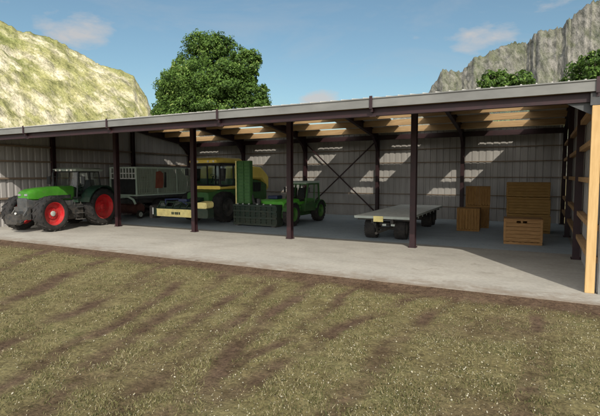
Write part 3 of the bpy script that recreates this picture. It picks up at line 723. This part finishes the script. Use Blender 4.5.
for k, nm in enumerate(('lower', 'upper')):
    crate(f'{nm} crate of the two high stack behind the single upright boarded crate', -4.12+.02*k, 8.65-.02*k, k*1.10, 1.22, 1.1, 1.075, 5+k*1.5, M['crate3'], 6, 'crates stacked two high', vertical=True)
for k, nm in enumerate(('bottom', 'middle', 'top')):
    crate(f'{nm} wide crate of the three high stack near the back right corner', -1.62-.02*k, 7.55+.015*k, k*.815, 1.9, 1.2, .79, 2-k*.8, M['crate2'], 5, 'wide crates stacked three high')

# ------------------------------------------------------------------ trees
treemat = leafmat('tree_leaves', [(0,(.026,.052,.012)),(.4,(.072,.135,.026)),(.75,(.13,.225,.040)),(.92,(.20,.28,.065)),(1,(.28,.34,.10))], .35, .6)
def tree(name, label, base, blobs, nleaf, ls, group=None, seed=1):
    g = np.random.default_rng(seed); R = random.Random(seed)
    t = thing(name, label, 'tree', base, 0, group)
    m = MB(); top = max(b[2] for b in blobs)
    pts = [Vector((0,0,-.2)), Vector((.1,0,top*.25)), Vector((-.1,.1,top*.5)), Vector((.05,0,top*.8))]
    rr = [.42,.33,.24,.10]; k = top/15
    for i in range(3): m.cyl(pts[i], pts[i+1], rr[i]*k, rr[i+1]*k, n=10)
    for bx, by, bz, br in blobs:
        e = Vector((bx*.85, by*.85, bz)); s0 = Vector((0,0,max(top*.25, bz*.55))); mid = s0.lerp(e, .5)+Vector((0,0,-.3*k))
        m.cyl(s0, mid, .15*k, .10*k, n=7); m.cyl(mid, e, .10*k, .04*k, n=7)
        for _ in range(5):
            d = Vector((R.gauss(0,1), R.gauss(0,1), R.gauss(.3,.8))).normalized(); m.cyl(mid.lerp(e, R.uniform(.3,1)), e+d*br*.85, .045*k, .012*k, n=5)
    m.build('trunk', M['bark'], t, smooth=True)
    vol = np.array([b[3]**2 for b in blobs]); vol = vol/vol.sum()
    Cs = []; Ts = []; Ns = []
    for (bx,by,bz,br), f in zip(blobs, vol):
        n = int(nleaf*f); nsub = max(26, int(60*br/2.0))
        d = g.normal(size=(nsub,3)); d /= np.linalg.norm(d, axis=1)[:,None]; d[:,2] *= .85
        rad = br*g.uniform(.35,1.0,nsub)**.6
        sub = np.array([bx,by,bz])+d*rad[:,None]; srad = br*g.uniform(.18,.46,nsub); stone = g.normal(0,.11,nsub)
        idx = g.integers(0, nsub, n); q = g.normal(size=(n,3)); q /= np.linalg.norm(q, axis=1)[:,None]
        q *= (g.uniform(.2,1.0,n)**.5)[:,None]; q[:,2] *= .75
        c = sub[idx]+q*srad[idx][:,None]
        out = c-np.array([bx,by,bz-br*.4]); out /= np.linalg.norm(out, axis=1)[:,None]+1e-6
        Cs.append(c); Ns.append(out*1.0+q*.8+np.array([0,0,.35])+g.normal(0,.75,(n,3)))
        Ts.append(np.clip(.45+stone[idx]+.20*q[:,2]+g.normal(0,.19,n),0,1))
    c = np.concatenate(Cs); nn = np.concatenate(Ns); nn /= np.linalg.norm(nn, axis=1)[:,None]; tt = np.concatenate(Ts); n = len(c)
    a = np.cross(nn, g.normal(size=(n,3))); a /= np.linalg.norm(a, axis=1)[:,None]; b = np.cross(nn, a)
    s_ = (ls*g.uniform(.55,1.25,n))[:,None]
    V = np.stack([c-a*s_, c-b*s_*.55, c+a*s_, c+b*s_*.55], 1).reshape(-1,3)
    fastmesh('crown', V, 4, treemat, tt, t)
    return t
pxm = .105
def B(px, py, r, dy=0, z0=10.16, x0=208, y0=110): return ((px-x0)*pxm*1.10, dy, z0+(y0-py)*pxm*1.07, r*pxm)
blobs = [B(208,52,22), B(200,44,15,-.5), B(222,46,14,.6), B(188,66,14,-1), B(234,70,14,.5), B(258,63,10,.3), B(163,72,10,-.4), B(150,93,8,0), B(267,94,8,.2), B(172,84,16,0), B(164,100,18,.8), B(186,88,23,-2), B(246,92,20,-.8), B(160,108,17,-.4), B(265,106,13,.2), B(149,86,10,.3), B(146,106,11,0), B(252,70,14,.2), B(246,58,10,.1), B(212,84,26,-2.5), B(240,84,21,-1.5), B(252,80,12,.5), B(256,98,15,0), B(228,104,24,-2), B(200,112,24,-2.4), B(172,114,20,-1.2), B(210,80,28,2.5), B(262,112,13,-.6), B(152,112,11,0)]
tree('broadleaf_tree', 'large broad leafy green tree rising behind the left half of the shed roof', (-34.7,24,-.1), blobs, 120000, .14, seed=3)
def crown(cx, cz, r, seed, n=9):
    R = random.Random(seed); out = [(cx, 0, cz, r*.62)]
    for _ in range(n): a = R.uniform(0, 2*PI); out.append((cx+math.cos(a)*r*.6, math.sin(a)*r*.5, cz+R.uniform(-.55,.5)*r, r*R.uniform(.3,.5)))
    return out
tree('broadleaf_tree', 'round green tree behind the right half of the roof, left and taller of a pair', (-4.6,30,-.1), crown(0,10.9,2.5,5)+crown(-.3,8.2,2.6,15), 24000, .15, 'trees behind the right end of the shed', seed=5)
tree('broadleaf_tree', 'smaller green tree peeping over the roof right beside the round tree', (-2.3,31.5,-.1), crown(0,10.6,1.3,8)+crown(0,8.6,2.0,18), 13000, .15, 'trees behind the right end of the shed', seed=8)
tree('broadleaf_tree', 'green tree with sloping crown above the right end of the shed roof', (3.2,30,-.1), crown(0,11.2,3.2,6)+crown(1.9,12.7,2.2,9)+crown(-1.6,9.6,2.2,10)+crown(0,8,3,11), 42000, .15, 'trees behind the right end of the shed', seed=11)

# ------------------------------------------------------------------ hills
L = [(-411.1,73.2,125.0),(-381.7,105.4,105.4),(-350.0,132.8,107.1),(-321.4,146.7,103.1),(-305.2,155.6,100.2),(-297.7,158.5,97.5),(-290.5,160.8,92.8),(-274.2,167.6,88.7),(-259.2,171.5,80.5),(-242.9,176.3,71.0),(-230.1,180.8,66.7),(-221.9,185.5,63.2),(-217.8,185.4,58.1),(-211.9,185.8,49.4),(-207.9,185.7,40.8),(-195.1,191.1,32.5),(-159.6,207.1,17.7),(-107.1,219.8,5.8)]
Rg = [(-467.3,867.0,10.0),(-371.7,889.6,56.3),(-288.1,898.5,103.4),(-236.0,892.5,139.4),(-204.8,889.8,161.6),(-171.4,886.4,200.1),(-139.8,891.8,198.9),(-115.4,875.1,214.2),(-90.7,877.9,217.3),(-62.9,870.2,227.5),(-34.4,861.7,223.5),(-23.5,842.1,225.3),(-12.1,822.3,234.3),(10.0,812.3,233.0),(20.5,802.1,228.6),(27.2,781.8,234.9),(48.6,770.8,245.1),(62.0,759.8,243.4),(92.7,736.5,253.8),(149.2,706.9,227.0),(224.7,687.1,174.4)]
def hill(name, ridge, nt_, ns, foot, amp, fr, prof, mat, jag, gully):
    P = [Vector(p) for p in ridge]; ln = [0]
    for a, b in zip(P[:-1], P[1:]): ln.append(ln[-1]+(b-a).length)
    vs = []; uvs = []
    for i in range(nt_):
        s_ = ln[-1]*i/(nt_-1); k = max(0, min(len(P)-2, sum(1 for q in ln if q <= s_)-1)); t = (s_-ln[k])/(ln[k+1]-ln[k])
        r = P[k].lerp(P[k+1], t)
        r.z += jag*(noise.fractal(Vector((s_*.035, 1.7, 0)), .9, 2.1, 5)+.7*noise.fractal(Vector((s_*.2, 4.7, 0)), .7, 2.1, 5))
        for j in range(ns+6):
            u = j/(ns-1)
            ft_ = foot+.05*noise.noise(Vector((s_*.01, 0, 5)))
            c = Vector((camx, camy, 0))
            pos = c+(Vector((r.x, r.y, 0))-c)*(ft_+(1-ft_)*u)
            if u <= 1: z = -3+(r.z+3)*prof(u)
            else: z = r.z-(u-1)*r.z*1.6
            e = max(0, min(1, u*4))*max(0, min(1, (1-u)*5)) if u <= 1 else 0
            q = Vector((pos.x*fr, pos.y*fr, 0))
            nz = noise.ridged_multi_fractal(q, 1.0, 2.1, 6, 1.0, 2.0)-1.0
            gl = noise.fractal(Vector((s_*gully, u*1.2+s_*gully*.35, 2)), .8, 2.0, 5)
            pos = pos+Vector((0,0,z+e*amp*(.6*nz+.8*gl)))
            vs.append(pos); uvs.append((s_*.01, pos.z*.01))
    m = MB(); w = ns+6
    m.add(vs, [(i*w+j, (i+1)*w+j, (i+1)*w+j+1, i*w+j+1) for i in range(nt_-1) for j in range(w-1)])
    o = m.build(name, mat)
    uv = o.data.uv_layers.new(name='slope')
    for lp in o.data.loops: uv.data[lp.index].uv = uvs[lp.vertex_index]
    o.data.shade_smooth()
    return tag(o, kind='structure')
def hillmat(name, grass, grass2, rock, rock2, sc, lo, hi, rot, rockcover):
    m, nt, b = newmat(name)
    v = coords(nt, (1,1,1)); v2r = coords(nt, (1,1,1), 'UV', (0,0,rot)); mp_ = nt.nodes.new('ShaderNodeMapping'); mp_.inputs['Scale'].default_value = (1,2.4,1); nt.links.new(v2r, mp_.inputs['Vector']); v2 = mp_.outputs['Vector']
    n1 = N(nt, 'ShaderNodeTexNoise', Scale=sc, Detail=12, Roughness=.74); nt.links.new(v2, n1.inputs['Vector'])
    n2 = N(nt, 'ShaderNodeTexNoise', Scale=sc*3.3, Detail=8, Roughness=.7); nt.links.new(v2, n2.inputs['Vector'])
    n3 = N(nt, 'ShaderNodeTexNoise', Scale=sc*.7, Detail=7, Roughness=.65); nt.links.new(v2, n3.inputs['Vector'])
    g = ramp(nt, n3.outputs['Fac'], [(.35, grass2), (.62, grass)]); r = ramp(nt, n2.outputs['Fac'], [(.32, rock2), (.66, rock)])
    n5 = N(nt, 'ShaderNodeTexNoise', Scale=sc*26, Detail=6, Roughness=.75); mp5 = nt.nodes.new('ShaderNodeMapping'); mp5.inputs['Scale'].default_value = (1,1.5,1); nt.links.new(v2r, mp5.inputs['Vector']); nt.links.new(mp5.outputs['Vector'], n5.inputs['Vector'])
    ge = N(nt, 'ShaderNodeNewGeometry'); sp = N(nt, 'ShaderNodeSeparateXYZ'); nt.links.new(ge.outputs['Normal'], sp.inputs[0])
    ma = N(nt, 'ShaderNodeMath', operation='MULTIPLY_ADD'); nt.links.new(sp.outputs[2], ma.inputs[0]); ma.inputs[1].default_value = -rockcover; nt.links.new(n1.outputs['Fac'], ma.inputs[2])
    f = ramp(nt, ma.outputs[0], [(lo,(0,0,0)),(hi,(1,1,1))])
    c = mix(nt, g.outputs['Color'], r.outputs['Color'], f.outputs['Color'])
    d = ramp(nt, n2.outputs['Fac'], [(.36,(.48,.50,.46)),(.56,(1.12,1.12,1.12))]); c = mix(nt, c, d.outputs['Color'], .8, 'MULTIPLY')
    d5 = ramp(nt, n5.outputs['Fac'], [(.36,(.42,.46,.36)),(.50,(1,1,1)),(.66,(1.25,1.22,1.15))]); c = mix(nt, c, d5.outputs['Color'], .85, 'MULTIPLY')
    nt.links.new(c, b.inputs['Base Color']); b.inputs['Roughness'].default_value = .95; b.inputs['Specular IOR Level'].default_value = .05
    bp = N(nt, 'ShaderNodeBump', Strength=.9, Distance=3.5); nt.links.new(n2.outputs['Fac'], bp.inputs['Height']); nt.links.new(bp.outputs['Normal'], b.inputs['Normal'])
    return m
hm = hillmat('hill_grass_rock', (.43,.40,.19), (.23,.245,.09), (.74,.67,.52), (.46,.41,.29), 2.6, .35, .48, .58, .16)
mm_ = hillmat('mountain_rock', (.15,.155,.10), (.105,.12,.075), (.26,.245,.22), (.15,.143,.13), 1.5, .05, .30, 1.2, .38)
hill('hills', L, 340, 130, .55, 8, .045, lambda u: u**1.05, hm, 1.5, .012)
hill('mountains', Rg, 340, 130, .5, 22, .009, lambda u: u**1.2, mm_, 7, .007)

# ------------------------------------------------------------------ sun, sky, camera
sd = Vector((-4.0, 5.94, -4.97)).normalized()
sun = bpy.data.lights.new('sun', 'SUN'); sun.energy = 4.4; sun.angle = math.radians(.5); sun.color = (1,.935,.83)
so = bpy.data.objects.new('sun', sun); col.objects.link(so); so.rotation_euler = sd.to_track_quat('-Z', 'Y').to_euler()
w = bpy.data.worlds.new('World'); scene.world = w; w.use_nodes = True; nt = w.node_tree
bg = nt.nodes['Background']; bg.inputs['Strength'].default_value = .15
sky = nt.nodes.new('ShaderNodeTexSky'); sky.sky_type = 'NISHITA'; sky.sun_disc = False
sky.sun_elevation = math.asin(-sd.z); sky.sun_rotation = math.atan2(-sd.x, -sd.y); sky.altitude = 600; sky.air_density = 1.0; sky.dust_density = 2.6; sky.ozone_density = 1.0
tc = nt.nodes.new('ShaderNodeTexCoord'); dirv = tc.outputs['Generated']
def dotn(vec):
    n = N(nt, 'ShaderNodeVectorMath', operation='DOT_PRODUCT'); nt.links.new(dirv, n.inputs[0]); n.inputs[1].default_value = vec; return n.outputs['Value']
def math_(op, a, b=None, clamp=False):
    n = N(nt, 'ShaderNodeMath', operation=op); n.use_clamp = clamp
    for i, s_ in enumerate((a, b)):
        if s_ is None: continue
        if isinstance(s_, (int, float)): n.inputs[i].default_value = s_
        else: nt.links.new(s_, n.inputs[i])
    return n.outputs[0]
mp = nt.nodes.new('ShaderNodeMapping'); mp.inputs['Scale'].default_value = (1,1,2.6); nt.links.new(dirv, mp.inputs['Vector'])
nz = N(nt, 'ShaderNodeTexNoise', Scale=13, Detail=9, Roughness=.6, Distortion=.15); nt.links.new(mp.outputs[0], nz.inputs['Vector'])
nw = N(nt, 'ShaderNodeTexNoise', Scale=3.2, Detail=7, Roughness=.6, Distortion=.8); nt.links.new(mp.outputs[0], nw.inputs['Vector'])
total = None
for c, hw, hh, amt in (((-.7705,.5784,.2679), .082, .046, 1.5), ((-.1093,.9586,.263), .09, .034, 1.35), ((-.4225,.8922,.1625), .06, .022, 1.8), ((-.3981,.8884,.2288), .14, .02, .35), ((.0,.95,.31), .2, .035, .3)):
    c = Vector(c).normalized(); t1 = Vector((0,0,1)).cross(c).normalized(); t2 = c.cross(t1)
    u_ = math_('DIVIDE', dotn(t1), hw); v_ = math_('DIVIDE', dotn(t2), hh)
    q = math_('ADD', math_('MULTIPLY', u_, u_), math_('MULTIPLY', v_, v_))
    k = math_('SUBTRACT', 1.0, q, True)
    fr_ = math_('GREATER_THAN', dotn(c), 0)
    k = math_('MULTIPLY', math_('MULTIPLY', k, fr_), amt)
    total = k if total is None else math_('ADD', total, k)
cl = math_('MULTIPLY', math_('ADD', math_('MULTIPLY', math_('SUBTRACT', nz.outputs['Fac'], .52), 3.4), math_('SUBTRACT', math_('MULTIPLY', total, .95), .48)), .85, True)
wisp = math_('MULTIPLY', math_('SUBTRACT', nw.outputs['Fac'], .50, True), 1.1, True)
cl = math_('ADD', cl, wisp, True)
cl = math_('MULTIPLY', cl, .8)
skyc = mix(nt, sky.outputs['Color'], (.76,.87,.79), 1.0, 'MULTIPLY')
cc = mix(nt, skyc, (4.0,3.8,3.7), cl)
# added fill light: unseen bright cloud bank behind the viewer, brightens the shed
nb = N(nt, 'ShaderNodeTexNoise', Scale=3.0, Detail=9, Roughness=.58); nt.links.new(mp.outputs[0], nb.inputs['Vector'])
bm = math_('MULTIPLY', math_('ADD', dotn((.1,-.95,.15)), -.05), 2.2, True)
bk = math_('MULTIPLY', math_('MULTIPLY', math_('SUBTRACT', nb.outputs['Fac'], .40), 7.0, True), bm)
cc = mix(nt, cc, (17.0,16.6,16.2), bk)
nt.links.new(cc, bg.inputs['Color'])

cam = bpy.data.cameras.new('camera'); co = bpy.data.objects.new('camera', cam); col.objects.link(co)
cam.sensor_width = 36; cam.lens = 36*458.33/600; cam.clip_end = 8000; cam.clip_start = .1
co.location = (-1.0808,-17.6513,2.8); co.rotation_euler = (math.radians(90-4.0804), math.radians(.1), math.radians(27.778))
scene.camera = co
scene.view_settings.view_transform = 'Standard'; scene.view_settings.look = 'None'; scene.view_settings.exposure = 0
scene.cycles.max_bounces = 10; scene.cycles.diffuse_bounces = 6; scene.cycles.transparent_max_bounces = 16
